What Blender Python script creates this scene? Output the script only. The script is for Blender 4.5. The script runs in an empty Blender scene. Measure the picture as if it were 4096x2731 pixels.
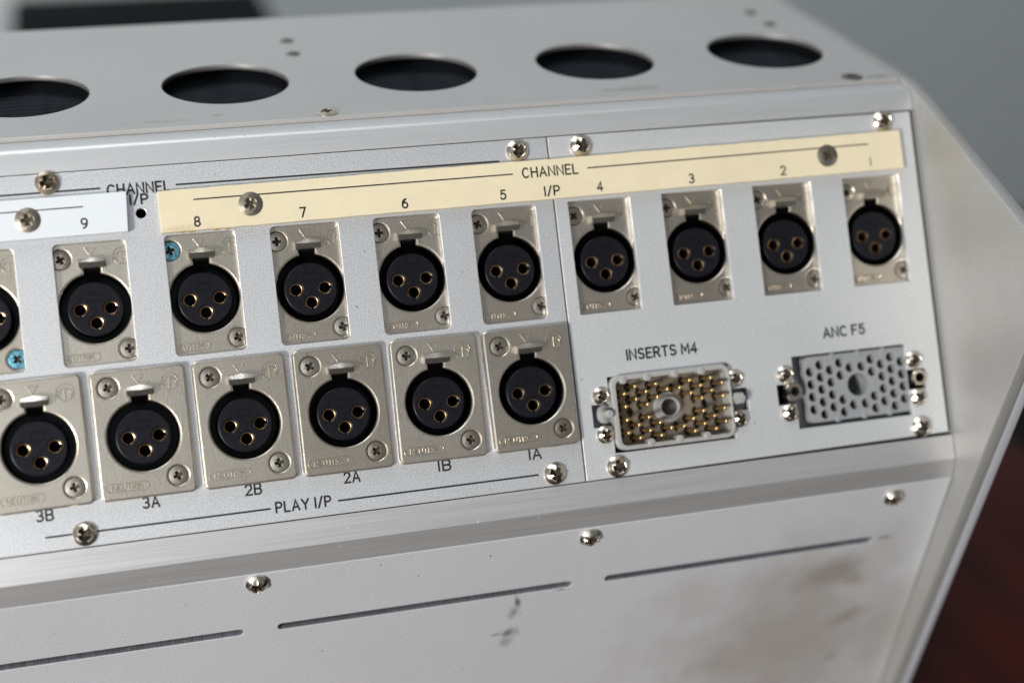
import bpy, bmesh, math, random
from mathutils import Matrix, Vector

random.seed(7)
TH = math.radians(30.0)          # lean of the connector panel; the console's top is level
MM = 0.001
BASE_Z = -150.0                  # underside of the console, mm, world
scene = bpy.context.scene
col = scene.collection

def to_world(x, y, z):           # panel frame (mm) -> world (m)
    return Vector((x, y*math.cos(TH)+z*math.sin(TH), -y*math.sin(TH)+z*math.cos(TH)))*MM
def from_world_yz(y, z):         # world mm -> panel frame (Y, Z) mm
    return (y*math.cos(TH)-z*math.sin(TH), y*math.sin(TH)+z*math.cos(TH))

# ---------------------------------------------------------------- camera
PANEL = Matrix.Rotation(-TH, 4, 'X')
cam_d = bpy.data.cameras.new('camera'); cam = bpy.data.objects.new('camera', cam_d); col.objects.link(cam)
f = Vector((0.24739391, 0.96844577, 0.03015038)).normalized()
r = Vector((0.96348272, -0.24259726, -0.11334737)); r = (r-f*r.dot(f)).normalized()
u = r.cross(f)
rot = Matrix((r, u, -f)).transposed().to_4x4()
pos = Vector((-114.0945, -386.5453, 25.9752))*MM
cam.matrix_world = PANEL @ Matrix.Translation(pos) @ rot
cam_d.sensor_width = 36; cam_d.lens = 55.0; cam_d.clip_start = 0.05; cam_d.clip_end = 100
cam_d.dof.use_dof = True
cam_d.dof.focus_distance = (Vector((-58, 0, 40))*MM-pos).dot(f)
cam_d.dof.aperture_fstop = 5.3; cam_d.dof.aperture_blades = 9
scene.camera = cam

# ---------------------------------------------------------------- light
w = bpy.data.worlds.new('World'); scene.world = w; w.use_nodes = True
bg = w.node_tree.nodes['Background']; bg.inputs[0].default_value = (0.94, 0.97, 1.0, 1); bg.inputs[1].default_value = 0.20
def area(name, frm, to, size, sizey, power, color):
    d = bpy.data.lights.new(name, 'AREA'); d.shape = 'RECTANGLE'; d.size = size; d.size_y = sizey
    d.energy = power; d.color = color
    o = bpy.data.objects.new(name, d); col.objects.link(o); o.location = frm
    o.rotation_euler = (Vector(to)-Vector(frm)).to_track_quat('-Z', 'Y').to_euler(); return o
area('window_light', (-1.25, -1.25, 0.30), (-0.04, 0, 0.03), 0.28, 0.34, 43, (1.0, 0.955, 0.90))
area('room_light', (-0.6, 0.55, 1.9), (0.7, 1.5, -0.3), 1.8, 1.4, 32, (0.90, 0.96, 1.0))
area('front_fill_light', (-0.75, -2.3, 1.35), (0, 0, 0), 1.5, 1.4, 6.5, (0.86, 0.94, 1.0))  # added cool fill, no window known there; brightens the panel's left
scene.view_settings.view_transform = 'Standard'; scene.view_settings.look = 'None'
scene.view_settings.exposure = 0; scene.view_settings.gamma = 1; scene.view_settings.use_curve_mapping = False
scene.render.engine = 'CYCLES'
scene.render.resolution_x = 1024; scene.render.resolution_y = 682

# ---------------------------------------------------------------- materials
class NT:
    def __init__(self, name):
        self.m = bpy.data.materials.new(name); self.m.use_nodes = True
        self.t = self.m.node_tree; self.b = self.t.nodes['Principled BSDF']
        self.co = self.t.nodes.new('ShaderNodeTexCoord').outputs['Object']
    def n(self, ty, **k):
        x = self.t.nodes.new(ty)
        for a, v in k.items(): setattr(x, a, v)
        return x
    def l(self, a, b): self.t.links.new(a, b)
    def val(self, s, v):
        if isinstance(v, (int, float)): s.default_value = v
        elif isinstance(v, (tuple, list)): s.default_value = v
        else: self.l(v, s)
    def math(self, op, a, b=0.0, clamp=False):
        x = self.n('ShaderNodeMath', operation=op, use_clamp=clamp)
        self.val(x.inputs[0], a); self.val(x.inputs[1], b); return x.outputs[0]
    def mapping(self, scale=(1,1,1), loc=(0,0,0), co=None):
        x = self.n('ShaderNodeMapping'); x.inputs['Scale'].default_value = scale; x.inputs['Location'].default_value = loc
        self.l(co or self.co, x.inputs[0]); return x.outputs[0]
    def noise(self, scale, detail=3, rough=.55, co=None):
        x = self.n('ShaderNodeTexNoise'); x.inputs['Scale'].default_value = scale
        x.inputs['Detail'].default_value = detail; x.inputs['Roughness'].default_value = rough
        self.l(co or self.co, x.inputs['Vector']); return x.outputs['Fac']
    def ramp(self, fac, a, b, lo=0.0, hi=1.0):
        x = self.n('ShaderNodeMapRange'); x.interpolation_type = 'SMOOTHSTEP'
        self.val(x.inputs[0], fac)
        for i, v in zip((1, 2, 3, 4), (a, b, lo, hi)): x.inputs[i].default_value = v
        return x.outputs[0]
    def mix(self, fac, a, b):
        x = self.n('ShaderNodeMix', data_type='RGBA'); self.val(x.inputs[0], fac)
        self.val(x.inputs[6], a); self.val(x.inputs[7], b); return x.outputs[2]
    def bump(self, h, strength, dist):
        x = self.n('ShaderNodeBump'); x.inputs['Strength'].default_value = strength
        x.inputs['Distance'].default_value = dist; self.l(h, x.inputs['Height']); self.l(x.outputs[0], self.b.inputs['Normal'])
    def blob(self, x, z, rx, rz, amp=.5, scale=150, ang=0, axis='XZ', edge=(1.0, .25)):
        # an irregular stain centred at (x, z) mm on the surface, radii rx, rz mm
        s = self.n('ShaderNodeSeparateXYZ'); self.l(self.co, s.inputs[0])
        a = self.math('SUBTRACT', s.outputs[axis[0]], x*MM); b = self.math('SUBTRACT', s.outputs[axis[1]], z*MM)
        ca, sa = math.cos(ang), math.sin(ang)
        p = self.math('ADD', self.math('MULTIPLY', a, ca/(rx*MM)), self.math('MULTIPLY', b, sa/(rx*MM)))
        q = self.math('ADD', self.math('MULTIPLY', a, -sa/(rz*MM)), self.math('MULTIPLY', b, ca/(rz*MM)))
        d = self.math('SQRT', self.math('ADD', self.math('MULTIPLY', p, p), self.math('MULTIPLY', q, q)))
        nz = self.math('MULTIPLY', self.math('SUBTRACT', self.noise(scale, 4), .5), amp*4)
        return self.ramp(self.math('ADD', d, nz), edge[0], edge[1])
def C(*v): return (*v, 1.0)

def make(name, color, metallic=0, rough=.5, **k):
    m = NT(name); b = m.b
    b.inputs['Metallic'].default_value = metallic; b.inputs['Roughness'].default_value = rough
    c = C(*color)
    if k.get('vary'):   # every copy gets its own grain, tarnish and wear
        oi = m.n('ShaderNodeObjectInfo'); cx = m.n('ShaderNodeCombineXYZ'); rnd = oi.outputs['Random']
        for i_, q_ in enumerate((3.1, 7.7, 5.3)): m.l(m.math('MULTIPLY', rnd, q_), cx.inputs[i_])
        ad = m.n('ShaderNodeVectorMath', operation='ADD'); m.l(m.co, ad.inputs[0]); m.l(cx.outputs[0], ad.inputs[1]); m.co = ad.outputs[0]
    grain = k.get('grain'); base = c
    if grain:          # (scale, colour variation, bump)
        g = m.noise(grain[0], 2)
        gg = m.ramp(g, .3, .7)
        base = m.mix(gg, C(*[v*(1-grain[1]) for v in color]), C(*[min(1, v*(1+grain[1])) for v in color]))
        if grain[2]: m.bump(g, grain[2], .0001)
    if k.get('brush'):
        g = m.noise(1, 3, co=m.mapping((k['brush'][0], k['brush'][1], k['brush'][1])))
        base = m.mix(m.ramp(g, .3, .7), C(*[v*(1-k['brush'][2]) for v in color]), C(*[min(1, v*(1+k['brush'][2])) for v in color]))
        m.l(m.ramp(g, .25, .75, rough-.03, rough+.04), b.inputs['Roughness'])
        m.bump(g, .05, .0001)
    if k.get('cloud'):  # slow unevenness of finish
        g = m.noise(k['cloud'][0], 4)
        base = m.mix(m.ramp(g, .35, .7, 0, k['cloud'][1]), base, C(*[v*.72 for v in color]))
    if k.get('vary'):
        base = m.mix(m.math('MULTIPLY', rnd, k['vary']), base, C(*[v*q_ for v, q_ in zip(color, (.55, .48, .40))]))
    if k.get('scratch'):
        amt, tint = k['scratch']
        for ang_, th_ in ((.5, .745), (-.9, .755), (1.25, .76)):
            mp = m.n('ShaderNodeMapping'); mp.inputs['Rotation'].default_value = (0, ang_, 0); m.l(m.co, mp.inputs[0])
            mp2 = m.mapping((260, 260, 4200), co=mp.outputs[0])
            base = m.mix(m.math('MULTIPLY', m.ramp(m.noise(1, 1, co=mp2), th_, th_+.015), amt), base, C(*tint))
    for s in k.get('stains', ()):
        base = m.mix(m.math('MULTIPLY', m.blob(*s[0], **s[3]), s[2]), base, C(*s[1]))
    if k.get('specks'):
        th, tint, sc = k['specks']
        g = m.noise(sc, 1, co=m.mapping((1, 1, .6)))
        base = m.mix(m.math('MULTIPLY', m.ramp(g, th, th+.02), .75), base, C(*tint))
    m.val(b.inputs['Base Color'], base)
    if 'spec' in k: b.inputs['Specular IOR Level'].default_value = k['spec']
    return m.m

SILVER = (.60, .61, .62)
M = {}
M['panel'] = make('satin silver panel', (.61, .62, .64), .62, .40, scratch=(.5, (.25, .25, .25)), grain=(2300, .14, .34), cloud=(38, .12), specks=(.77, (.16, .15, .14), 900))
M['panel_right'] = make('smooth silver panel', (.64, .655, .67), .55, .42, scratch=(.3, (.3, .3, .3)), grain=(1700, .07, .14), cloud=(26, .16), specks=(.78, (.2, .19, .17), 800))
M['rail'] = make('brushed aluminium rail', (.60, .605, .615), .7, .45, brush=(22, 2600, .02), specks=(.77, (.2, .19, .18), 800))
M['rail_low'] = make('brushed aluminium lower rail', (.58, .58, .59), .75, .42, brush=(22, 2600, .04), specks=(.765, (.8, .8, .8), 700))
M['top'] = make('silver painted top sheet', (.43, .425, .415), .45, .46, grain=(1500, .03, .05), cloud=(22, .16), specks=(.765, (.12, .1, .08), 700),
    stains=[((-97, 4.5, 9, 1.6), (.30, .26, .20), .35, dict(axis='XY', scale=300)), ((-82, 6.5, 2.2, .7), (.2, .17, .12), .5, dict(axis='XY', scale=400)),
            ((28, 5.5, 11, 2.4), (.22, .21, .19), .45, dict(axis='XY', scale=220)), ((100, 2.4, 5, 1.2), (.12, .11, .09), .7, dict(axis='XY', scale=250))])
M['lower'] = make('silver painted lower panel', (.57, .59, .625), .30, .46, scratch=(.5, (.86, .86, .86)), grain=(1800, .07, .14), cloud=(18, .14), specks=(.765, (.1, .09, .08), 800), stains=[
    ((-17.0, -24.6, 1.0, 3.4), (.05, .05, .05), .8, dict(amp=.5, scale=420, ang=.25, edge=(1.25, 0))),
    ((-17.6, -28.6, 1.9, 2.4), (.12, .115, .11), .6, dict(amp=.7, scale=520, edge=(1.4, 0))),
    ((-18.6, -36.6, 2.8, 2.0), (.09, .09, .085), .7, dict(amp=.6, scale=420, edge=(1.4, 0))),
    ((-21.5, -36.8, 2.6, .5), (.08, .08, .08), .6, dict(amp=.5, scale=420)),
    ((-19.0, -40.0, 2.0, 2.6), (.16, .15, .14), .55, dict(amp=.6, scale=420, edge=(1.4, 0))),
    ((77, -32, 12, 8), (.21, .16, .11), .65, dict(amp=.38, scale=70, ang=.3, edge=(1.25, 0))),
    ((84, -37, 5, 4), (.2, .14, .09), .45, dict(amp=.4, scale=110, edge=(1.2, 0))),
    ((85, -53, 9, 4), (.22, .16, .11), .6, dict(amp=.35, scale=90, ang=.45, edge=(1.25, 0))),
    ((84, -70, 2.8, 3.2), (.2, .15, .1), .5, dict(amp=.35, scale=110, edge=(1.2, 0))),
    ((74, -60, 58, 44), (.30, .27, .235), .7, dict(amp=.4, scale=40, edge=(1.3, 0))),
    ((34, -66, 2, 10), (.6, .59, .57), .35, dict(amp=.5, scale=160, ang=-.2)),
    ((90, -20.5, 2.6, 1.0), (.12, .10, .08), .6, dict(amp=.5, scale=300)),
    ((-5, -22.4, 2.8, .35), (.04, .04, .04), .7, dict(amp=.6, scale=600))])
M['cheek'] = make('ivory grey painted cheek', (.295, .295, .288), .25, .48, scratch=(.2, (.2, .2, .19)), grain=(900, .03, .04), cloud=(45, .25), stains=[
    ((-14, 74, 10, 16), (.26, .25, .205), .5, dict(axis='YZ', amp=.35, scale=60, edge=(1.3, .1))),
    ((-8, 50, 5, 16), (.30, .29, .25), .5, dict(axis='YZ', amp=.5, scale=90, edge=(1.3, .1))),
    ((-14, 22, 7, 18), (.28, .275, .25), .5, dict(axis='YZ', amp=.5, scale=80, edge=(1.3, .1))),
    ((-27, 30, 5, 9), (.30, .29, .26), .5, dict(axis='YZ', amp=.5, scale=80, edge=(1.3, .1)))])
M['raw'] = make('raw milled aluminium', (.36, .39, .44), .7, .42, brush=(2600, 60, .25))
M['raw_edge'] = make('punched sheet edge', (.20, .20, .20), .6, .5, cloud=(200, .6))
M['trim'] = make('grey painted trim', (.50, .52, .56), .3, .45, cloud=(40, .2))
M['nickel'] = make('satin nickel', (.64, .585, .50), .95, .31, vary=.3, scratch=(.35, (.75, .70, .62)), grain=(2400, .09, .4), cloud=(90, .28), specks=(.76, (.3, .26, .2), 1200))
M['latch'] = make('worn nickel latch', (.52, .49, .44), .95, .28, vary=.3, grain=(1800, .12, .3))
M['screw'] = make('nickel plated screw', (.68, .62, .53), 1, .24, cloud=(500, .4))
M['screw_flat'] = make('zinc plated countersunk screw', (.58, .53, .45), 1, .30, cloud=(600, .35), vary=.5)
M['screw_strip'] = make('grey countersunk screw', (.40, .355, .285), 1, .34, cloud=(600, .45))
M['screw_rusty'] = make('browned screw', (.50, .40, .30), 1, .34, cloud=(700, .5), stains=[((0, 0, 1.4, 1.4), (.16, .06, .025), .85, dict(amp=.5, scale=900))])
M['screw_blue'] = make('blue marked screw', (.16, .40, .50), .75, .30, grain=(1600, .5, 0))
M['screw_dark'] = make('darkened screw', (.13, .12, .11), .7, .45)
M['recess'] = make('screw recess', (.055, .04, .026), .4, .55)
M['black'] = make('black moulded plastic', (.006, .006, .009), 0, .36, grain=(900, .2, .1), spec=.2)
M['shell'] = make('black shell', (.002, .002, .002), 0, .25, spec=.12)
M['gold'] = make('gold plated contact', (.64, .43, .24), 1, .28, cloud=(700, .8), vary=.9)
M['pin'] = make('gold pin', (.95, .66, .28), 1, .30)
M['cream'] = make('cream engraved laminate', (.64, .57, .405), 0, .42, grain=(300, .015, 0), cloud=(30, .16), stains=[((-96, -4.6, 9, 1.2), (.45, .36, .2), .5, dict(amp=.5, scale=300, edge=(1.3, 0)))], scratch=(.25, (.4, .35, .25)))
M['white'] = make('white engraved laminate', (.60, .635, .675), 0, .42)
M['ink'] = make('black ink', (.008, .008, .01), 0, .5)
M['ink_brown'] = make('brown black ink', (.03, .02, .012), 0, .5)
M['grey'] = make('grey moulded plastic', (.235, .245, .255), 0, .45, grain=(800, .04, .1), cloud=(70, .2))
M['pale'] = make('pale grey moulded plastic', (.30, .30, .295), 0, .42, cloud=(60, .25))
M['block'] = make('brownish grey moulding', (.13, .115, .095), 0, .5, cloud=(120, .6))
M['dark'] = make('dark cavity', (.004, .004, .004), 0, .6)  # near-black colour standing in for shade inside hollows and gaps
M['baffle'] = make('dark ribbed lining', (.020, .022, .028), 0, .7, spec=.1)
M['glue'] = make('old yellow glue', (.45, .30, .08), 0, .35)
M['wall'] = make('grey plaster', (.80, .83, .84), 0, .8, cloud=(1.5, .12))
M['floor'] = make('dark floor', (.014, .012, .012), 0, .8, spec=.1, grain=(60, .3, 0))
M['case'] = make('black case', (.004, .005, .006), 0, .8, spec=.05)
wd = NT('mahogany'); g = wd.noise(6, 6, co=wd.mapping((12, 1.2, 1)))
wd.val(wd.b.inputs['Base Color'], wd.mix(wd.ramp(g, .35, .7), C(.024, .0018, .0008), C(.045, .0045, .0015))); wd.b.inputs['Roughness'].default_value = .5; wd.b.inputs['Specular IOR Level'].default_value = .15
M['wood'] = wd.m

# ---------------------------------------------------------------- mesh helpers (all in mm, panel frame: X along, Y into the panel, Z up)
def finish(me, angle=35):
    me.set_sharp_from_angle(angle=math.radians(angle)) if hasattr(me, 'set_sharp_from_angle') else None
    for p in me.polygons: p.use_smooth = True
    return me
def from_bm(bm, angle=35):
    bmesh.ops.recalc_face_normals(bm, faces=bm.faces)
    me = bpy.data.meshes.new('m'); bm.to_mesh(me); bm.free(); return finish(me, angle)
def area2(p): return sum(p[i][0]*p[(i+1) % len(p)][1]-p[(i+1) % len(p)][0]*p[i][1] for i in range(len(p)))
def slab(outline, holes, front, back, bevel=0.0, axis='Y', res=1):
    """flat plate with holes; axis Y: outline is (X, Z), front/back are Y; axis X: outline is (Y, Z), front/back are X"""
    cu = bpy.data.curves.new('c', 'CURVE'); cu.dimensions = '2D'; cu.fill_mode = 'BOTH'
    t = abs(back-front)
    cu.extrude = (t/2-bevel)*MM; cu.bevel_depth = bevel*MM; cu.bevel_resolution = res; cu.offset = -bevel*MM
    for i, poly in enumerate([outline]+list(holes)):
        if (area2(poly) > 0) != (i == 0): poly = poly[::-1]
        s = cu.splines.new('POLY'); s.points.add(len(poly)-1); s.use_cyclic_u = True
        for pt, q in zip(s.points, poly): pt.co = (q[0]*MM, q[1]*MM, 0, 1)
    o = bpy.data.objects.new('c', cu); col.objects.link(o)
    dg = bpy.context.evaluated_depsgraph_get()
    me = bpy.data.meshes.new_from_object(o.evaluated_get(dg))
    bpy.data.objects.remove(o); bpy.data.curves.remove(cu)
    mid = (front+back)/2*MM
    for v in me.vertices:
        x, y, z = v.co
        v.co = (x, mid-z, y) if axis == 'Y' else (mid+z, x, y)
    bm = bmesh.new(); bm.from_mesh(me); bpy.data.meshes.remove(me)
    bmesh.ops.remove_doubles(bm, verts=bm.verts, dist=1e-7)
    me = from_bm(bm, 25); k = 1 if axis == 'Y' else 0      # broad faces stay flat, only the rounded edges are smooth
    cap = {p.index for p in me.polygons if abs(p.normal[k]) > .995}
    sh = me.attributes.get('sharp_edge') or me.attributes.new('sharp_edge', 'BOOLEAN', 'EDGE')
    use = {}
    for p in me.polygons:
        for e in p.edge_keys: use.setdefault(e, []).append(p.index in cap)
    for e in me.edges:
        q = use.get(e.key, [])
        if any(q) and not all(q): sh.data[e.index].value = True
    return me
def rr(cx, cz, w, h, r, n=5):
    out = []
    for sx, sz, a0 in ((1, 1, 0), (-1, 1, 90), (-1, -1, 180), (1, -1, 270)):
        for i in range(n):
            a = math.radians(a0+90*i/(n-1)); out.append((cx+sx*(w/2-r)+r*math.cos(a), cz+sz*(h/2-r)+r*math.sin(a)))
    return out
def rect(x0, x1, z0, z1, r=.3): return rr((x0+x1)/2, (z0+z1)/2, x1-x0, z1-z0, r, 3)
def circ(cx, cz, r, n=40): return [(cx+r*math.cos(2*math.pi*i/n), cz+r*math.sin(2*math.pi*i/n)) for i in range(n)]
def lathe(prof, n=40, cx=0, cz=0, caps=False, a0=0, a1=2*math.pi):
    """profile of (radius, Y) turned round the Y axis"""
    bm = bmesh.new(); rings = []
    full = abs(a1-a0-2*math.pi) < 1e-6; m = n if full else n+1
    for rad, y in prof:
        rings.append([bm.verts.new(((cx+rad*math.cos(a0+(a1-a0)*i/n))*MM, y*MM, (cz+rad*math.sin(a0+(a1-a0)*i/n))*MM)) for i in range(m)])
    for A, B in zip(rings, rings[1:]):
        for i in range(n): bm.faces.new((A[i], A[(i+1) % m], B[(i+1) % m], B[i]))
    if caps: bm.faces.new(rings[-1])
    return from_bm(bm)
def prism(poly, x0, x1):           # (Y, Z) profile along X, plain
    bm = bmesh.new()
    A = [bm.verts.new((x0*MM, y*MM, z*MM)) for y, z in poly]; B = [bm.verts.new((x1*MM, y*MM, z*MM)) for y, z in poly]
    n = len(poly)
    for i in range(n): bm.faces.new((A[i], A[(i+1) % n], B[(i+1) % n], B[i]))
    bm.faces.new(A); bm.faces.new(B[::-1]); return from_bm(bm, 24)
def cross_r(a, L, w):
    c, s = abs(math.cos(a))+1e-9, abs(math.sin(a))+1e-9
    return max(min(L/c, w/s), min(w/c, L/s))
def screw_mesh(rad, dome, rim, seat=0.0, L=.56, w=.2, depth=1.1, spin=0.0):
    """cross-recessed screw head; its face points to -Y; material slot 1 is the recess"""
    n = 72; bm = bmesh.new(); L *= rad; w *= rad
    def ring(fr, fy): return [bm.verts.new((fr(i)*math.cos(2*math.pi*i/n+spin)*MM, fy*MM, fr(i)*math.sin(2*math.pi*i/n+spin)*MM)) for i in range(n)]
    cr = [cross_r(2*math.pi*i/n, L, w) for i in range(n)]
    rings = [ring(lambda i: rad*.98, seat), ring(lambda i: rad, seat-.15*rim), ring(lambda i: rad, seat-rim)]
    for k in (.94, .84, .70): rings.append(ring(lambda i: rad*k, seat-rim-dome*(1-k*k)))
    top = seat-rim-dome*.80
    rings.append(ring(lambda i: max(cr[i]*1.1, rad*.0), top-dome*.06)); rings.append(ring(lambda i: cr[i], top))
    nb = len(rings)-1
    rings.append(ring(lambda i: cr[i]*.72, top+depth*.9)); rings.append(ring(lambda i: cr[i]*.3, top+depth))
    for q, (A, B) in enumerate(zip(rings, rings[1:])):
        for i in range(n):
            fc = bm.faces.new((A[i], A[(i+1) % n], B[(i+1) % n], B[i])); fc.material_index = 1 if q >= nb else 0
    bm.faces.new(rings[-1]).material_index = 1
    return from_bm(bm, 40)
def box_bm(bm, x0, x1, y0, y1, z0, z1):
    v = [bm.verts.new((x*MM, y*MM, z*MM)) for x in (x0, x1) for y in (y0, y1) for z in (z0, z1)]
    for q in ((0, 1, 3, 2), (4, 6, 7, 5), (0, 4, 5, 1), (2, 3, 7, 6), (0, 2, 6, 4), (1, 5, 7, 3)): bm.faces.new([v[i] for i in q])
def box(x0, x1, y0, y1, z0, z1, bev=0):
    bm = bmesh.new(); box_bm(bm, x0, x1, y0, y1, z0, z1)
    bmesh.ops.recalc_face_normals(bm, faces=bm.faces)
    if bev: bmesh.ops.bevel(bm, geom=bm.edges[:], offset=bev*MM, segments=2, profile=.5, affect='EDGES')
    return from_bm(bm, 50)

# single-stroke engraving alphabet, cap height 1
def arc(cx, cy, rx, ry, a0, a1, n=12): return [(cx+rx*math.cos(math.radians(a0+(a1-a0)*i/n)), cy+ry*math.sin(math.radians(a0+(a1-a0)*i/n))) for i in range(n+1)]
G = {
 'A': (.70, [[(0, 0), (.35, 1), (.70, 0)], [(.12, .33), (.58, .33)]]),
 'B': (.60, [[(0, 0), (0, 1), (.34, 1)]+arc(.34, .76, .24, .24, 90, -90)+[(0, .52)], [(.34, .52)]+arc(.34, .26, .26, .26, 90, -90)+[(0, 0)]]),
 'C': (.68, [arc(.36, .5, .36, .5, 48, 312, 20)]),
 'D': (.66, [[(0, 0), (0, 1), (.26, 1)]+arc(.26, .5, .40, .5, 90, -90, 16)+[(0, 0)]]),
 'E': (.54, [[(.54, 1), (0, 1), (0, 0), (.54, 0)], [(0, .52), (.46, .52)]]),
 'F': (.54, [[(.54, 1), (0, 1), (0, 0)], [(0, .52), (.46, .52)]]),
 'H': (.64, [[(0, 0), (0, 1)], [(.64, 0), (.64, 1)], [(0, .52), (.64, .52)]]),
 'I': (.02, [[(.01, 0), (.01, 1)]]),
 'K': (.62, [[(0, 0), (0, 1)], [(.58, 1), (0, .40)], [(.2, .60), (.62, 0)]]),
 'L': (.50, [[(0, 1), (0, 0), (.50, 0)]]),
 'M': (.76, [[(0, 0), (0, 1), (.38, .30), (.76, 1), (.76, 0)]]),
 'N': (.66, [[(0, 0), (0, 1), (.66, 0), (.66, 1)]]),
 'P': (.58, [[(0, 0), (0, 1), (.31, 1)]+arc(.31, .73, .27, .27, 90, -90)+[(0, .46)]]),
 'R': (.60, [[(0, 0), (0, 1), (.31, 1)]+arc(.31, .74, .26, .26, 90, -90)+[(0, .48)], [(.30, .48), (.60, 0)]]),
 'S': (.60, [arc(.30, .75, .27, .25, 35, 270, 14)+arc(.30, .25, .29, .25, 90, -145, 14)]),
 'T': (.62, [[(0, 1), (.62, 1)], [(.31, 1), (.31, 0)]]),
 'U': (.62, [[(0, 1), (0, .31)]+arc(.31, .31, .31, .31, 180, 360)+[(.62, 1)]]),
 'W': (.92, [[(0, 1), (.23, 0), (.46, .95), (.69, 0), (.92, 1)]]),
 'Y': (.68, [[(0, 1), (.34, .45), (.68, 1)], [(.34, .45), (.34, 0)]]),
 '/': (.40, [[(0, -.05), (.40, 1.05)]]),
 '1': (.16, [[(0, .86), (.12, 1), (.12, 0)]]), '|': (.04, [[(.02, 0), (.02, 1)]]),
 '2': (.56, [arc(.28, .71, .28, .29, 165, -25, 12)+[(0, 0), (.58, 0)]]),
 '3': (.56, [arc(.26, .75, .26, .25, 140, -90, 12), arc(.26, .26, .30, .26, 90, -145, 12)]),
 '4': (.60, [[(.44, 0), (.44, 1), (0, .28), (.60, .28)]]),
 '5': (.56, [[(.52, 1), (.10, 1), (.04, .55)]+arc(.26, .33, .30, .33, 125, -150, 14)]),
 '6': (.56, [[(.44, .98), (.22, .80)]+arc(.28, .30, .28, .30, 150, 510, 20), arc(.42, .36, .42, .62, 95, 180, 8)]),
 '7': (.56, [[(0, 1), (.56, 1), (.18, 0)]]),
 '8': (.56, [arc(.28, .75, .23, .24, -90, 270, 18), arc(.28, .26, .28, .26, 90, 450, 18)]),
 '9': (.56, [arc(.28, .70, .28, .30, -30, 330, 20), arc(.14, .64, .42, .62, 0, -88, 8)]),
}
def layout(text, h, width=None, gap=.30):
    pens = []; x = 0
    for ch in text:
        if ch == ' ': x += .40; continue
        w, st = G[ch]; pens += [[(x+a, b) for a, b in s] for s in st]; x += w+gap
    tot = max(p[0] for s in pens for p in s)
    sx = (width/tot) if width else h
    return [[((a-tot/2)*sx, (b-.5)*h) for a, b in s] for s in pens]
def strokes_mesh(strokes, wd, h=0.0, round_n=5):
    """ribbons along polylines in the XZ plane; h = 0: flat ink sheet, h > 0: raised rib"""
    bm = bmesh.new(); k = 0
    for s in strokes:
        s = [p for i, p in enumerate(s) if i == 0 or math.dist(p, s[i-1]) > 1e-4]
        if len(s) < 2: continue
        closed = math.dist(s[0], s[-1]) < 1e-3
        if closed: s = s[:-1]
        n = len(s); L = []; off = -(k % 7)*.0025; k += 1
        for i in range(n):
            a = s[i-1] if (i or closed) else None; b = s[(i+1) % n] if (i < n-1 or closed) else None
            d1 = Vector((s[i][0]-a[0], s[i][1]-a[1])).normalized() if a else None
            d2 = Vector((b[0]-s[i][0], b[1]-s[i][1])).normalized() if b else None
            d1 = d1 or d2; d2 = d2 or d1
            t = d1+d2; t = t.normalized() if t.length > 1e-4 else d1
            nn = Vector((-t.y, t.x)); sc = 1/max(.5, nn.dot(Vector((-d1.y, d1.x))))
            L.append((Vector(s[i]), nn*sc, d1))
        prof = [(-.5, 0), (.5, 0)] if h == 0 else [(-.5, .02), (-.28, -h), (.28, -h), (.5, .02)]
        rows = [[bm.verts.new(((p.x+nn.x*q*wd)*MM, (y+off)*MM, (p.y+nn.y*q*wd)*MM)) for q, y in prof] for p, nn, _ in L]
        for i in range(n if closed else n-1):
            A, B = rows[i], rows[(i+1) % n]
            for j in range(len(prof)-1): bm.faces.new((A[j], B[j], B[j+1], A[j+1]))
        if not closed and h == 0:
            for idx, sg in ((0, -1), (n-1, 1)):
                p, nn, d = L[idx]; d = (L[idx][2] if sg > 0 else L[min(1, n-1)][2])*sg; nn = Vector((-d.y, d.x))
                vs = [bm.verts.new(((p.x+(nn.x*math.cos(a)+d.x*math.sin(a))*wd/2)*MM, off*MM, (p.y+(nn.y*math.cos(a)+d.y*math.sin(a))*wd/2)*MM)) for a in [math.pi*i/round_n for i in range(round_n+1)]]
                bm.faces.new(vs)
        elif not closed:
            for row in (rows[0], rows[-1]): bm.faces.new(row)
    for fc in bm.faces: fc.normal_update()
    if h == 0:
        for fc in bm.faces:
            if fc.normal.y > 0: fc.normal_flip()
        me = bpy.data.meshes.new('m'); bm.to_mesh(me); bm.free(); return me
    return from_bm(bm, 20)

# ---------------------------------------------------------------- objects
def mesh_obj(name, me, mats):
    o = bpy.data.objects.new(name, me); col.objects.link(o)
    me.name = name
    for m in (mats if isinstance(mats, (list, tuple)) else [mats]):
        if len(me.materials) < (len(mats) if isinstance(mats, (list, tuple)) else 1): me.materials.append(M[m])
    return o
root = bpy.data.objects.new('mixing_console', None); col.objects.link(root)
root.location = (-.1, .27, BASE_Z*MM); root.empty_display_size = .1
root['label'] = 'silver audio mixing console with rows of round microphone sockets on its back'; root['category'] = 'mixing console'
ROOT_INV = Matrix.Translation(-root.location)
def part(name, me, mats, loc=(0, 0, 0), rot=None, parent=None, label=None):
    """a part of the console; loc in mm in the panel frame, or in the parent's frame when it has one"""
    o = mesh_obj(name, me, mats); o.parent = parent or root
    T = Matrix.Translation(Vector(loc)*MM)
    if rot is not None: T = T @ rot
    o.matrix_local = T if parent else ROOT_INV @ PANEL @ T
    if label: o['label'] = label
    return o

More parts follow.
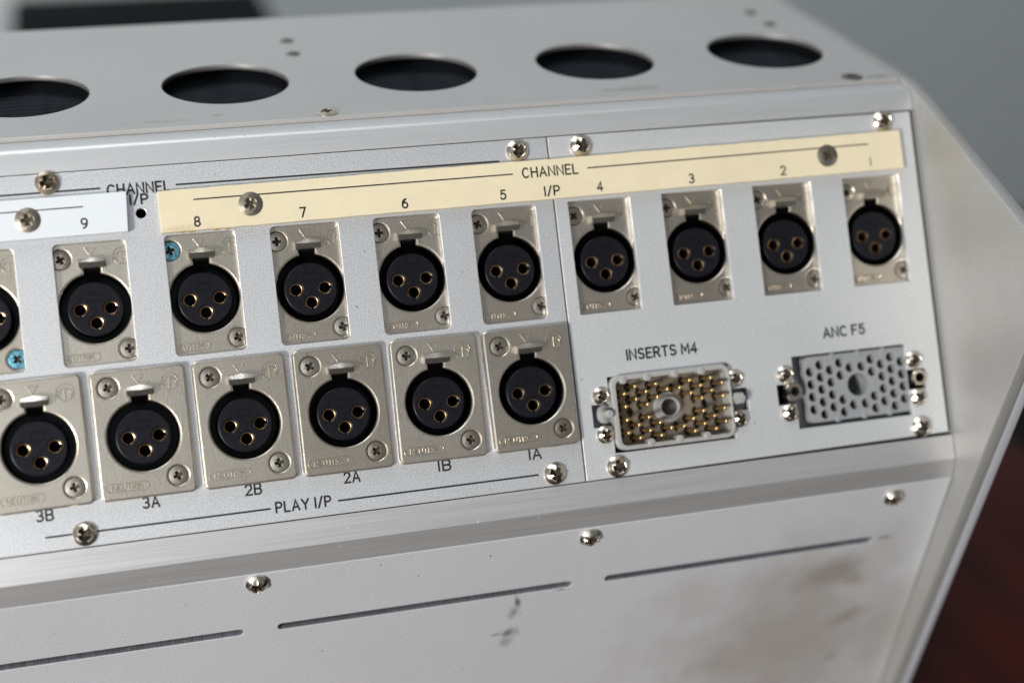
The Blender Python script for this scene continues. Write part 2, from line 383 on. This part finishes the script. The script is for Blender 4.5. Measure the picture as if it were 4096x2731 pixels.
# ---- setting: table, floor, wall (world metres)
def wbox(x0, x1, y0, y1, z0, z1, bev=0): return box(x0*1e3, x1*1e3, y0*1e3, y1*1e3, z0*1e3, z1*1e3, bev)
floor = mesh_obj('floor', wbox(-4, 6, -3, 5, -.92, -.90), 'floor'); floor['kind'] = 'structure'
wall = mesh_obj('wall', wbox(-4, 6, 2.05, 2.2, -.90, 2.2), 'wall'); wall['kind'] = 'structure'
tb = BASE_Z*MM
table = bpy.data.objects.new('table', None); col.objects.link(table); table.location = (-.15, .25, -.90)
table['label'] = 'dark red mahogany table that the silver console stands on'; table['category'] = 'table'
def tpart(name, me, mat):
    o = mesh_obj(name, me, mat); o.parent = table; o.matrix_local = Matrix.Translation(-table.location); return o
tpart('table_top', wbox(-.75, .285, -.09, .66, tb-.032, tb-.0005, 4), 'wood')
tpart('apron', wbox(-.68, .22, -.02, .59, tb-.11, tb-.0325, 2), 'wood')
for sx in (-.67, .16):
    for sy in (-.015, .53): tpart('leg', wbox(sx, sx+.05, sy, sy+.05, -.90, tb-.111, 2), 'wood')

# ---- console carcass
X0, X1 = -318.0, 105.3
def tw(t): return (5.0+t*math.cos(TH), 99.7+t*math.sin(TH))       # point t mm back along the top sheet
def off(p, n): return (p[0]+n*math.sin(TH), p[1]-n*math.cos(TH))    # n mm below the top sheet
yb, zb = tw(92.0); back_w = (yb*math.cos(TH)+zb*math.sin(TH), -yb*math.sin(TH)+zb*math.cos(TH))
low_a = (-57.6, 39.6); low_b = (54.5, -76.2)
lw = to_world(0, *low_b)*1000; dy = (low_b[0]-low_a[0]); dz = low_b[1]-low_a[1]
wdir = (dy*math.cos(TH)+dz*math.sin(TH), -dy*math.sin(TH)+dz*math.cos(TH))
base_y = lw.y+wdir[0]/wdir[1]*(BASE_Z-lw.z)
prof = [(-57.6, 39.6), (-7.6, 89.0), (-3.6, 92.8), (-.4, 95.6), (3.2, 98.4), (8.0, 101.4)]
prof += [tuple(a+b for a, b in zip(tw(t), (0, -.05))) for t in (20, 92)]
prof += [from_world_yz(560, -45), from_world_yz(560, BASE_Z), from_world_yz(base_y, BASE_Z)]
part('side_cheek', slab(prof, [], X1, X1+3.8, .45, 'X'), 'cheek', label='pointed ivory grey end plate with yellowed stains')
d0 = (dy/math.hypot(dy, dz), dz/math.hypot(dy, dz)); nrm = (-d0[1], d0[0])
lp = lambda s, o: (low_a[0]+d0[0]*s+nrm[0]*o, low_a[1]+d0[1]*s+nrm[1]*o)
part('cheek_trim', slab([lp(6, .4), lp(200, .4), lp(200, 22), lp(6, 22)], [], X1+3.85, X1+7.3, .5, 'X'), 'trim')
part('side_cheek', slab(prof, [], X0-4.3, X0, .45, 'X'), 'cheek')
# connector panels: left with rounded windows, right with sharp ones
TOPX = [-142.6, -116.7, -90.5, -64.9, -39.1, -13.65, 12.1, 37.85, 63.7, 90.0]
BOTX = [-12.15-24.15*i for i in range(6)]
ZC, ZB = 57.65, 25.7
holes_l = [rr(x, ZC, 17.0, 29.5, 1.2) for x in TOPX[:6]]+[circ(x, ZB-.8, 10.4) for x in BOTX]+[circ(-103.75, 78.3, 1.25, 24)]
pl = part('connector_panel', slab([(X0+1, .25), (-.2, .25), (-.2, 89.55), (X0+1, 89.55)], holes_l, 0, 1.6, .12), 'panel')
cM, cF = 25.5, 79.25
def plus(x0, x1, z0, z1, sx0, sx1, s0, s1):
    return [(x0, z0), (x1, z0), (x1, s0), (sx1, s0), (sx1, s1), (x1, s1), (x1, z1), (x0, z1), (x0, s1), (sx0, s1), (sx0, s0), (x0, s0)]
holes_r = [rr(x, ZC, 16.9, 29.5, .25, 3) for x in TOPX[6:]]
holes_r += [plus(8.75, 42.3, 6.45, 26.2, 3.75, 47.0, 13.5, 19.4), plus(60.6, 94.05, 6.7, 26.0, 55.5, 99.2, 13.5, 18.95)]
pr = part('connector_panel', slab([(.2, .25), (104.1, .95), (104.1, 89.3), (.2, 89.55)], holes_r, 0, 1.9, .12), 'panel_right')
part('interior_light_block', box(X0+1, 105.2, 12, 13, -4, 94), 'dark')  # added dark sheet: stops light leaks and keeps the gaps black
# rails
def rail(pts, m): return part('rail', prism(pts, X0+.2, X1-.2), m)
rail([(0, 89.8), (8, 89.8), (8, 95)] + [off(tw(6), 1.3), off(tw(0), 1.3), (1.5, 96.35), (1.1, 96.12), (.72, 95.85), (.38, 95.5), (.14, 95.1), (0, 94.6)], 'rail')
rail([(0, 0), (6, 0), (6, -11.5), (2.75, -11.65), (.15, -6.75), (.04, -6.55), (0, -6.3)], 'rail_low')
# top sheet, with round vents over a ribbed lining
RT = Matrix.Rotation(TH, 4, 'X')
VX = [-129.4, -77.4, -25.5, 26.2, 78.4]
def plane_slab(outline, holes, thick, bev):      # sheet in its own XY plane, top face at z = 0
    me = slab(outline, holes, 0, thick, bev)
    for v in me.vertices: x, y, z = v.co; v.co = (x, z, -y)
    return me
top = part('top_panel', plane_slab([(X0+.5, 0), (X1-.25, 0), (X1-.25, 92), (X0+.5, 92)], [circ(x, 31.6, 16.8, 72) for x in VX]+[circ(-181.3, 31.6, 16.8, 72)], 1.25, .10), ['top', 'raw_edge'], (0, 5.0, 99.7), RT)
for fc_ in top.data.polygons:
    if abs(fc_.normal.z) < .9 and .012 < fc_.center.y < .052 and fc_.center.x > -.3 and fc_.center.x < .1: fc_.material_index = 1
bm = bmesh.new(); NX, NY = 150, 190; gv = []
for i in range(NX+1):
    x = -205+i*(310/NX); colv = []
    for j in range(NY+1):
        t = 6+j*(52/NY)
        ph = .34*sum(math.exp(-((x-k)/2.6)**2) for k in (-140, -125, -96, -80, -62, -25, -5, 18, 40, 62, 88))
        colv.append(bm.verts.new((x*MM, t*MM, (-5.2-.75*(1-abs(math.sin(math.pi*(t/3.0+ph))))**1.3*2.4-.2*math.sin(x*.21))*MM)))
    gv.append(colv)
for i in range(NX):
    for j in range(NY): bm.faces.new((gv[i][j], gv[i+1][j], gv[i+1][j+1], gv[i][j+1]))
part('vent_lining', from_bm(bm, 80), 'baffle', (0, 5.0, 99.7), RT)
# lower panel with milled slots
AL = math.radians(42)
RL = Matrix.Rotation(AL, 4, 'X')
def slot(x0, x1): return rr((x0+x1)/2, -20.7, x1-x0, 2.2, 1.09, 7)
low = part('lower_panel', slab([(X0+.5, 0), (X1-.3, 0), (X1-.3, -142), (X0+.5, -142)], [slot(7.0, 85.9), slot(-80.5, -2.3), slot(-167.5, -89.2), slot(-255, -176)], 0, 2.4, .22), ['lower', 'raw'], (0, 2.75, -11.85), RL)
for fc_ in low.data.polygons:
    c_ = fc_.center
    if abs(fc_.normal.y) < .3 and -.024 < c_.z < -.018 and c_.x > X0*MM+.005: fc_.material_index = 1
part('slot_shade_backing', box(X0+1, 105, 4.2, 5.0, -32, -8), 'dark', (0, 2.75, -11.85), RL)  # dark sheet in place of the shade seen through the slots
# the operator's side and the base, closing the body
def sheet(name, a, b, thick, m):
    A, B = from_world_yz(*a), from_world_yz(*b); d = Vector((B[0]-A[0], B[1]-A[1])).normalized(); n = (-d.y*thick, d.x*thick)
    part(name, prism([A, B, (B[0]+n[0], B[1]+n[1]), (A[0]+n[0], A[1]+n[1])], X0+.3, X1-.3), m)
sheet('control_surface', (back_w[0]+.3, back_w[1]-.4), (559, -46), -2, 'top')
sheet('front_panel', (559, -49), (559, BASE_Z+3), -2, 'lower')
sheet('base_panel', (558, BASE_Z+.2), (base_y+3, BASE_Z+.2), -2, 'lower')

# ---- screws
PAN = [screw_mesh(2.85, 1.5, .55, spin=a) for a in (.2, .7, 1.1)]
SMALL = [screw_mesh(2.35, 1.3, .45, spin=a) for a in (.3, .9)]
FLAT = [screw_mesh(2.95, .45, .14, L=.5, w=.17, depth=.42, spin=a) for a in (.1, .5, .95)]
CSK = [screw_mesh(2.25, .18, .10, L=.50, w=.17, depth=.9, spin=a) for a in (.05, .35, .65, 1.0)]
CSKB = [m.copy() for m in CSK[:2]]
def hx(x, h): return x-h*(x+114.1)/386.5        # undo the parallax of a point h mm in front of the panel
for i, (x, z) in enumerate([(-124.8, 87.3), (-8.0, 86.5), (9.1, 86.6), (96.1, 87.1), (-124.6, 3.35), (-7.8, 3.3), (9.1, 3.1), (96.6, 3.3)]):
    me = PAN[i % 3]
    if i == 0: me = PAN[0].copy()
    part('screw', me, ['screw_rusty' if i == 0 else 'screw', 'recess'], (hx(x, 1), -.02, z))
for i, (x, s) in enumerate([(-172, 3.2), (-85.4, 3.2), (.7, 3.3), (88.2, 4.4)]):
    part('screw', PAN[(i+1) % 3], ['screw', 'recess'], (x, 2.75+math.sin(AL)*s-.02, -11.85-math.cos(AL)*s), RL)
RTS = Matrix.Rotation(TH-math.pi/2, 4, 'X')     # screw axis: face turned up, out of the top sheet
for i, (x, t) in enumerate([(-55.0, 3.0), (92.2, 3.2)]):
    me = FLAT[i].copy()
    y, z = tw(t); part('screw', me, ['screw_dark' if i else 'screw_flat', 'recess'], (x, y, z), RTS)
for i, (x, t) in enumerate([(-55.9, 67.3), (-56.0, 54.4), (90.4, 70.4), (91.0, 56.8)]):
    me = SMALL[0].copy(); y, z = tw(t)
    o = part('screw', me, ['screw_dark', 'screw_dark'], (x, y, z), RTS @ Matrix.Diagonal((.85, .3, .85, 1)))

# ---- engraved label strips
HS = 1.9
ys = -HS
RW = Matrix.Rotation(math.radians(0.0), 4, 'Y'); RY = Matrix.Rotation(math.radians(-.26), 4, 'Y')
ws = part('label_strip', slab([(-300, 74.0), (hx(-107.2, HS), 74.0), (hx(-106.7, HS), 83.65), (-300, 83.65)], [], ys, -.03, .12), 'white', label='glossy white strip engraved 9')
xa, xb = hx(-99.4, HS), hx(100.45, HS)
cxs, czs = (xa+xb)/2, 78.45
hw, hh = (xb-xa)/2, 5.1
nj = 70
jag = lambda: random.uniform(-.07, .07)
cs = part('label_strip', slab([(-hw+2*hw*i/nj, -hh-.12*i/nj+jag()) for i in range(nj+1)]+[(hw-2*hw*i/nj, hh+.12-.12*i/nj+jag()) for i in range(nj+1)], [], ys, -.03, .1), 'cream', (cxs, 0, czs), RY, label='long cream strip engraved CHANNEL with the numbers 8 to 1')
def ink(parent, text, x, z, h, width=None, pen=.36, y=-.03, m='ink', gap=.30):
    return part('lettering', strokes_mesh(layout(text, h, width, gap), pen), m, (x, y, z), None, parent)
def rule(parent, x0, x1, z, pen=.36, y=-.03, m='ink', z1=None):
    return part('printed_line', strokes_mesh([[(x0, z), (x1, z if z1 is None else z1)]], pen), m, (0, y, 0), None, parent)
# panel printing
ink(pl, 'CHANNEL', -103.7, 84.45, 2.4, 14.6, .50); ink(pl, 'I/P', -103.9, 81.75, 2.2, 4.1, .50)
rule(pl, -300, -112.8, 85.1, .45); rule(pl, -94.7, -13.5, 84.6, .45, z1=84.25)
ink(pl, 'PLAY I/P', -72.5, 3.75, 2.4, 13.4, .48); rule(pl, -133.4, -80.7, 3.65, .45); rule(pl, -63.8, -12.5, 3.5, .45)
for t, x in zip(('|A', '|B', '2A', '2B', '3A', '3B'), (-12.7, -36.4, -59.9, -84.2, -108.6, -133.2)): ink(pl, t, x, 8.9, 2.5, 3.0 if t[0] == '|' else 3.7, .48)
ink(pr, 'INSERTS M4', 24.5, 31.35, 2.5, 19.3, .54); ink(pr, 'ANC F5', 76.7, 31.4, 2.5, 11.9, .54)
# strip engraving (strip frame)
yk = ys-.03
for t, x in zip('8765432', (-90.7, -64.8, -39.0, -13.3, 12.8, 38.3, 64.7)): ink(cs, t, hx(x, HS)-cxs, -3.05, 2.25, None, .42, yk)
ink(cs, '|', hx(90.6, HS)-cxs, -2.7, 2.1, None, .30, yk, 'ink_brown')
ink(cs, 'CHANNEL', hx(-.1, HS)-cxs, 2.05, 2.4, 14.7, .43, yk); ink(cs, 'I/P', hx(-.2, HS)-cxs, -3.1, 2.3, 3.9, .43, yk)
rule(cs, hx(-90.9, HS)-cxs, hx(-10.2, HS)-cxs, 2.35, .34, yk, 'ink', 2.0); rule(cs, hx(10.1, HS)-cxs, hx(90.4, HS)-cxs, 2.0, .34, yk, 'ink', 2.1)
ink(ws, '9', hx(-117.2, HS), 76.75, 2.3, None, .42, yk); rule(ws, -300, hx(-117.2, HS), 80.75, .30, yk, 'ink_brown')
for p_, x, z, i in ((ws, hx(-130.1, HS), 78.6, 0), (cs, hx(-77.4, HS)-cxs, .1, 1), (cs, hx(78.0, HS)-cxs, -.1, 2)):
    part('screw', FLAT[i], ['screw_strip', 'recess'], (x, ys-.01, z), None, p_)
gl = bmesh.new()
for x, s in ((-92.5, 1.1), (-94.5, .6), (-86.5, .8), (-83.8, .6)):
    bmesh.ops.create_icosphere(gl, subdivisions=2, radius=.55*MM, matrix=Matrix.Translation(Vector((x, -.25, 73.1 if x > -100 else 73.85))*MM) @ Matrix.Diagonal((s*2.2, .9, .9, 1)))
part('glue_residue', from_bm(gl, 80), 'glue')

# ---- round three-pole sockets
def opening():
    c = (0, -.8); a0 = 0; R = 8.45; pts = []
    n = 60; st = math.pi/2+math.radians(13.0); en = math.pi/2-math.radians(13.0)+2*math.pi
    for i in range(n+1):
        a = st+(en-st)*i/n; pts.append((c[0]+R*math.cos(a), c[1]+R*math.sin(a)))
    return pts+[(1.9, 9.3), (-1.9, 9.3)]
SC = [(-7.1, 11.35), (7.1, -11.15)]
fl_holes = [opening()]+[circ(x, z, 2.32, 32) for x, z in SC]
ME = {}
FT = 1.9
ME['flange'] = slab(rr(0, 0, 22.5, 31, 1.4), fl_holes, -FT, 0, .55, 'Y', 2)
def tube(R, y0, y1, r_in=None): return lathe([(R, y0), (R, y1)])
ME['shell'] = lathe([(8.6, -FT+.75), (8.45, -FT+1.0), (8.4, 7.5), (6.0, 7.5)], 48, 0, -.8)
ME['insert'] = slab(circ(0, -1.0, 6.6, 56), [circ(x, z, 1.66, 24) for x, z in ((-3.6, -1.0), (3.6, -1.0), (0, -4.4))], -FT+.5, 7.4, .36, 'Y', 3)
CT = lathe([(1.66, -FT+1.5), (1.65, -FT+.82), (1.56, -FT+.70), (1.40, -FT+.76), (1.35, -FT+1.1), (1.33, -FT+3.0)], 22, a0=math.radians(-78), a1=math.radians(262))
CT2 = lathe([(1.66, -FT+1.5), (1.65, -FT+.82), (1.56, -FT+.70), (1.40, -FT+.76), (1.35, -FT+1.1), (1.33, -FT+3.0)], 22, a0=math.radians(18), a1=math.radians(346))
# latch: a ridged thumb bar on a stem
bm = bmesh.new(); rows = []
for x, lo, hi in ((-3.2, .2, 1.9), (-2.95, 0, 2.15), (0, -.08, 2.6), (2.95, 0, 2.15), (3.2, .2, 1.9)):
    rows.append([bm.verts.new((x*MM, y*MM, z*MM)) for y, z in ((.3, lo), (-1.5, lo), (-2.1, lo+.1), (-2.75, lo+1.25), (-2.72, lo+1.4), (-2.0, hi), (.3, hi+.1))])
for A, B in zip(rows, rows[1:]):
    for j in range(7): bm.faces.new((A[j], B[j], B[(j+1) % 7], A[(j+1) % 7]))
bm.faces.new(rows[0]); bm.faces.new(rows[-1][::-1])
ME['latch'] = from_bm(bm, 20)
ME['stem'] = prism([(-.9, .3), (-.9, -.2), (.5, -1.5), (2.2, -2.2), (2.2, -1.4), (.6, .3)], -1.75, 1.75)
mk = [[(-1.25, 13.75), (1.2, 13.75), (.0, 11.75), (-1.25, 13.75)]]
mk += [rr(-5.0, -12.5, 9.9, 1.95, .95, 6)+[rr(-5.0, -12.5, 9.9, 1.95, .95, 6)[0]]]
mk += [[(a-5.0, b-12.5) for a, b in s] for s in layout('NEUTRIK', 1.15, 7.0, .26)]
E_ = (7.25, 11.4)
em = [arc(0, 0, 2.2, 2.2, 0, 360, 32), [(.0, -1.75), (.0, 1.15)], arc(0, -.35, 1.55, 1.55, 20, 160, 10),
      arc(-1.05, -.55, .55, .6, 80, 250, 8), [(-1.95, .35), (-1.4, .1), (-1.05, -.1)], arc(1.15, -.3, .55, .75, 90, -80, 8), [(.55, .55), (1.2, .5), (1.95, .7)], [(1.3, -1.05), (1.75, -1.35)]]
mk += [[(a*.92+E_[0], b*.92+E_[1]) for a, b in s] for s in em]
ME['embossed_arrow'] = strokes_mesh(mk[:1], .26, .28); ME['embossed_name'] = strokes_mesh(mk[1:-len(em)], .25, .32); ME['embossed_emblem'] = strokes_mesh(mk[-len(em):], .27, .30)
tx = [[(a, b+2.7) for a, b in s] for s in layout('SWISS', .9, 3.9)]+[[(a, b+1.0) for a, b in s] for s in layout('MADE', .9, 3.7)]
tx += [[(a-3.4, b+1.5) for a, b in s] for s in layout('2', 1.1)]+[[(a+3.5, b+1.6) for a, b in s] for s in layout('1', 1.2)]+[[(a, b-1.7) for a, b in s] for s in layout('3', 1.1)]
ME['moulded_text'] = strokes_mesh(tx, .20, .10)
TILT = [random.uniform(-.6, .6) for _ in range(20)]
def socket(x, z, y, idx, blue=(), label=None):
    rotm = Matrix.Rotation(math.radians(TILT[idx]), 4, 'Y') @ Matrix.Rotation(math.radians(random.uniform(-.5, .5)), 4, 'Z') @ Matrix.Rotation(math.radians(random.uniform(-.4, .4)), 4, 'X')
    s = part('xlr_socket', ME['flange'], 'nickel', (x, y, z), rotm, None, label)
    part('shell', ME['shell'], 'shell', parent=s)
    part('insert', ME['insert'], 'black', parent=s)
    for (cx, cz, me) in ((-3.6, -1.0, CT), (3.6, -1.0, CT2), (0, -4.4, CT)): part('contact', me, 'gold', (cx, 0, cz), parent=s)
    part('latch', ME['latch'], 'latch', (.15, -FT+.02, 8.85), parent=s)
    part('latch_stem', ME['stem'], 'shell', (.1, -FT+.75, 9.0), parent=s)
    for k, (sx, sz) in enumerate(SC):
        b = k in blue
        part('screw', CSKB[k] if b else CSK[(idx*3+k*2) % 4], ['screw_blue' if b else 'screw_flat', 'recess'], (sx, -FT+.30, sz), Matrix.Rotation(random.uniform(0, 1.5), 4, 'Y'), s)
    for k in ('embossed_arrow', 'embossed_name', 'embossed_emblem'): part(k, ME[k], 'nickel', (0, -FT+.005, 0), parent=s)
    part('moulded_text', ME['moulded_text'], 'black', (0, -FT+.503, 0), parent=s)
    return s
for i, x in enumerate(TOPX):
    deep = (1.6 if i < 6 else 1.9)+.05
    n = 10-i
    socket(x+(-.1, 0, -.2, .2, .3, .45, .5, .5, .4, .4)[i], ZC-.2, deep+FT+.13, i, blue=((1,) if i == 0 else (0,) if i == 2 else ()),
           label=('recessed socket under the number %d' % n) if n < 10 else 'recessed socket with a blue lower screw at the white strip')
for i, x in enumerate(BOTX):
    socket(x, ZB, -.13, 10+i, label='surface socket above the lettering '+('1A', '1B', '2A', '2B', '3A', '3B')[i])

# ---- rectangular multi-pole connectors
LAY = []
for sx in (-1, 1):
    for x, zs in ((13.45, (4.8, 1.45, -1.9, -5.3)), (10.45, (6.4, 3.1, -.15, -3.55, -6.9)), (7.55, (4.75, 1.45, -1.9, -5.25)), (4.65, (6.4, 3.05, -3.55, -6.85)), (1.75, (4.8, -5.25))):
        LAY += [(sx*x, z) for z in zs]
EMPTY = {(-10.45, -.15), (10.45, -.15)}
# male, gold pins in a shroud
cz = 16.65
mc = part('multipin_plug', slab(rr(0, 0, 33.0, 19.4, 2.6, 7), [rr(.25, -.1, 30.8, 16.9, 1.6, 6)], -1.7, 6.0, .3, 'Y', 2), 'pale', (cM, 0, cz), label='rectangular plug full of gold pins under INSERTS M4')
def cell(x, z):   # the keyhole-shaped black opening round a pin
    return [(x-.55, z-1.25), (x+.55, z-1.25), (x+.55, z-.5), (x+.95, z-.5), (x+.95, z+.6), (x+.55, z+.6), (x+.55, z+1.2), (x-.55, z+1.2), (x-.55, z+.6), (x-.95, z+.6), (x-.95, z-.5), (x-.55, z-.5)]
part('pin_block', slab(rr(.25, -.1, 31.6, 17.6, 1.0, 4), [cell(x, z) for x, z in LAY], 3.4, 4.6, .05), 'block', parent=mc)
part('cavity_shade', box(-15.6, 15.6, 5.2, 9, -8.9, 8.9), 'dark', parent=mc)  # solid near-black block painted as the shade behind the pin openings
pin = box(-.50, .50, -3.6, 5.0, -.38, .38, .24)
for x, z in LAY:
    if (round(x, 2), round(z, 2)) not in {(round(a, 2), round(b, 2)) for a, b in EMPTY}: part('pin', pin, 'pin', (x, 0, z), parent=mc)
part('jackscrew_boss', lathe([(4.0, 3.4), (3.4, 3.2), (3.0, 2.4), (2.8, 1.6), (2.6, 1.3), (2.4, 1.4), (2.0, 2.4), (1.7, 7.8), (.01, 8.0)], 36), 'grey', parent=mc)
part('bore_shade_disc', lathe([(2.25, 2.0), (1.6, 2.5), (.01, 2.9)], 30), 'dark', parent=mc)  # dark disc put in as the shade down the boss bore
nub = lathe([(1.05, 1), (1.05, -1.72), (.9, -1.82), (.01, -1.82)], 20)
for x, z in ((-13.3, 8.4), (-6.7, 8.5), (.9, 8.6), (8.4, 8.5), (-7.5, -8.5), (.4, -8.5), (8, -8.5)): part('moulding_nub', nub, 'pale', (x+.3, 0, z), parent=mc)
ear = rr(-1.2, 0, 8.4, 15.2, 2.6, 5)
part('ear', slab(rr(-18.5, 0, 7, 15, 3, 5), [], 3.6, 5.0, .3), 'grey', parent=mc)
part('ear', slab(rr(18.5, 0, 7, 15, 3, 5), [], 3.6, 5.0, .3), 'grey', parent=mc)
part('guide_post', lathe([(2.4, 2), (1.5, 1.2), (1.1, .2), (1.05, -2.6), (.8, -2.9), (.01, -2.9)], 20), 'pale', (-17.9, 0, .1), parent=mc)
part('guide_post', lathe([(1.7, 4), (1.7, -2.4), (1.45, -3.0), (.01, -3.1)], 6), 'pale', (18.2, 0, .2), parent=mc)
for i, (x, z) in enumerate([(-18.95, 4.9), (-18.95, -5.1), (18.2, 5.4), (18.4, -5.2)]): part('screw', SMALL[i % 2], ['screw', 'recess'], (x, -.02, z), parent=mc)
# female, sunk in the panel
fc = part('multipin_socket', slab(rr(0, .05, 29.9, 17.7, 1.2, 5), [circ(0, 0, 3.05, 40)]+[circ(x, z, 1.28, 18) for x, z in LAY], .55, 6.5, .1, 'Y', 2), 'grey', (cF, 0, 16.6), label='grey rectangular socket with round contact holes under ANC F5')
part('body_step', slab(rr(-1.6, -.3, 34.4, 19.6, .4, 3), [rr(0, .05, 30.0, 17.8, 1.2, 5)], 5.0, 8.0, .1), 'grey', parent=fc)
part('centre_bore', lathe([(3.03, .8), (3.0, 9), (2.6, 11), (.01, 11.2)], 36), 'grey', parent=fc)
ct = lathe([(1.1, 2.9), (1.0, 2.6), (.80, 2.8), (.72, 4.5)], 14, a0=math.radians(200), a1=math.radians(340))
for x, z in LAY:
    if (round(abs(x), 2), round(z, 2)) != (10.45, -.15): part('contact', ct, 'pin', (x, 0, z), parent=fc)
for x, z in ((-6.6, 8.4), (.9, 8.4), (8.4, 8.4), (-7, -8.4), (.9, -8.4), (8.4, -8.4)): part('moulding_nub', lathe([(.9, 1), (.9, .50), (.7, .42), (.01, .42)], 18), 'grey', (x, 0, z), parent=fc)
bm = bmesh.new()
part('jackscrew', lathe([(2.6, 3), (2.6, -.4), (2.3, -1.0), (1.3, -1.0), (1.1, 0), (1.0, 3)], 28, a0=math.radians(-160), a1=math.radians(160)), 'screw', (-19.3, 0, .2), parent=fc)
part('jackscrew_nut', lathe([(2.1, 4), (2.1, -.9), (1.9, -1.15), (1.35, -1.1), (1.25, .5), (1.2, 4)], 28), 'screw', (17.6, 0, .0), parent=fc)
for i, (x, z) in enumerate([(-21.2, 5.0), (-21.1, -5.3), (16.8, 5.0), (16.9, -5.3)]): part('screw', SMALL[i % 2], ['screw', 'recess'], (x+.1, -.02, z), parent=fc)

# ---- tall black cabinet standing on the floor behind the console
cab = bpy.data.objects.new('black_cabinet', None); col.objects.link(cab); cab.location = (-.05, 1.2, -.90)
cab['label'] = 'narrow black cabinet on the floor behind the silver console'; cab['category'] = 'cabinet'
def cpart(name, me, m):
    o = mesh_obj(name, me, m); o.parent = cab; return o
cpart('cabinet_body', box(-124, 124, -130, 130, 15, 650, 6), 'case')
cpart('lid', box(-126, 126, -132, 132, 650.5, 687, 8), 'case')
for sx in (-1, 1):
    for sy in (-1, 1): cpart('foot', box(sx*90-14, sx*90+14, sy*105-14, sy*105+14, 0, 14.5, 2), 'case')
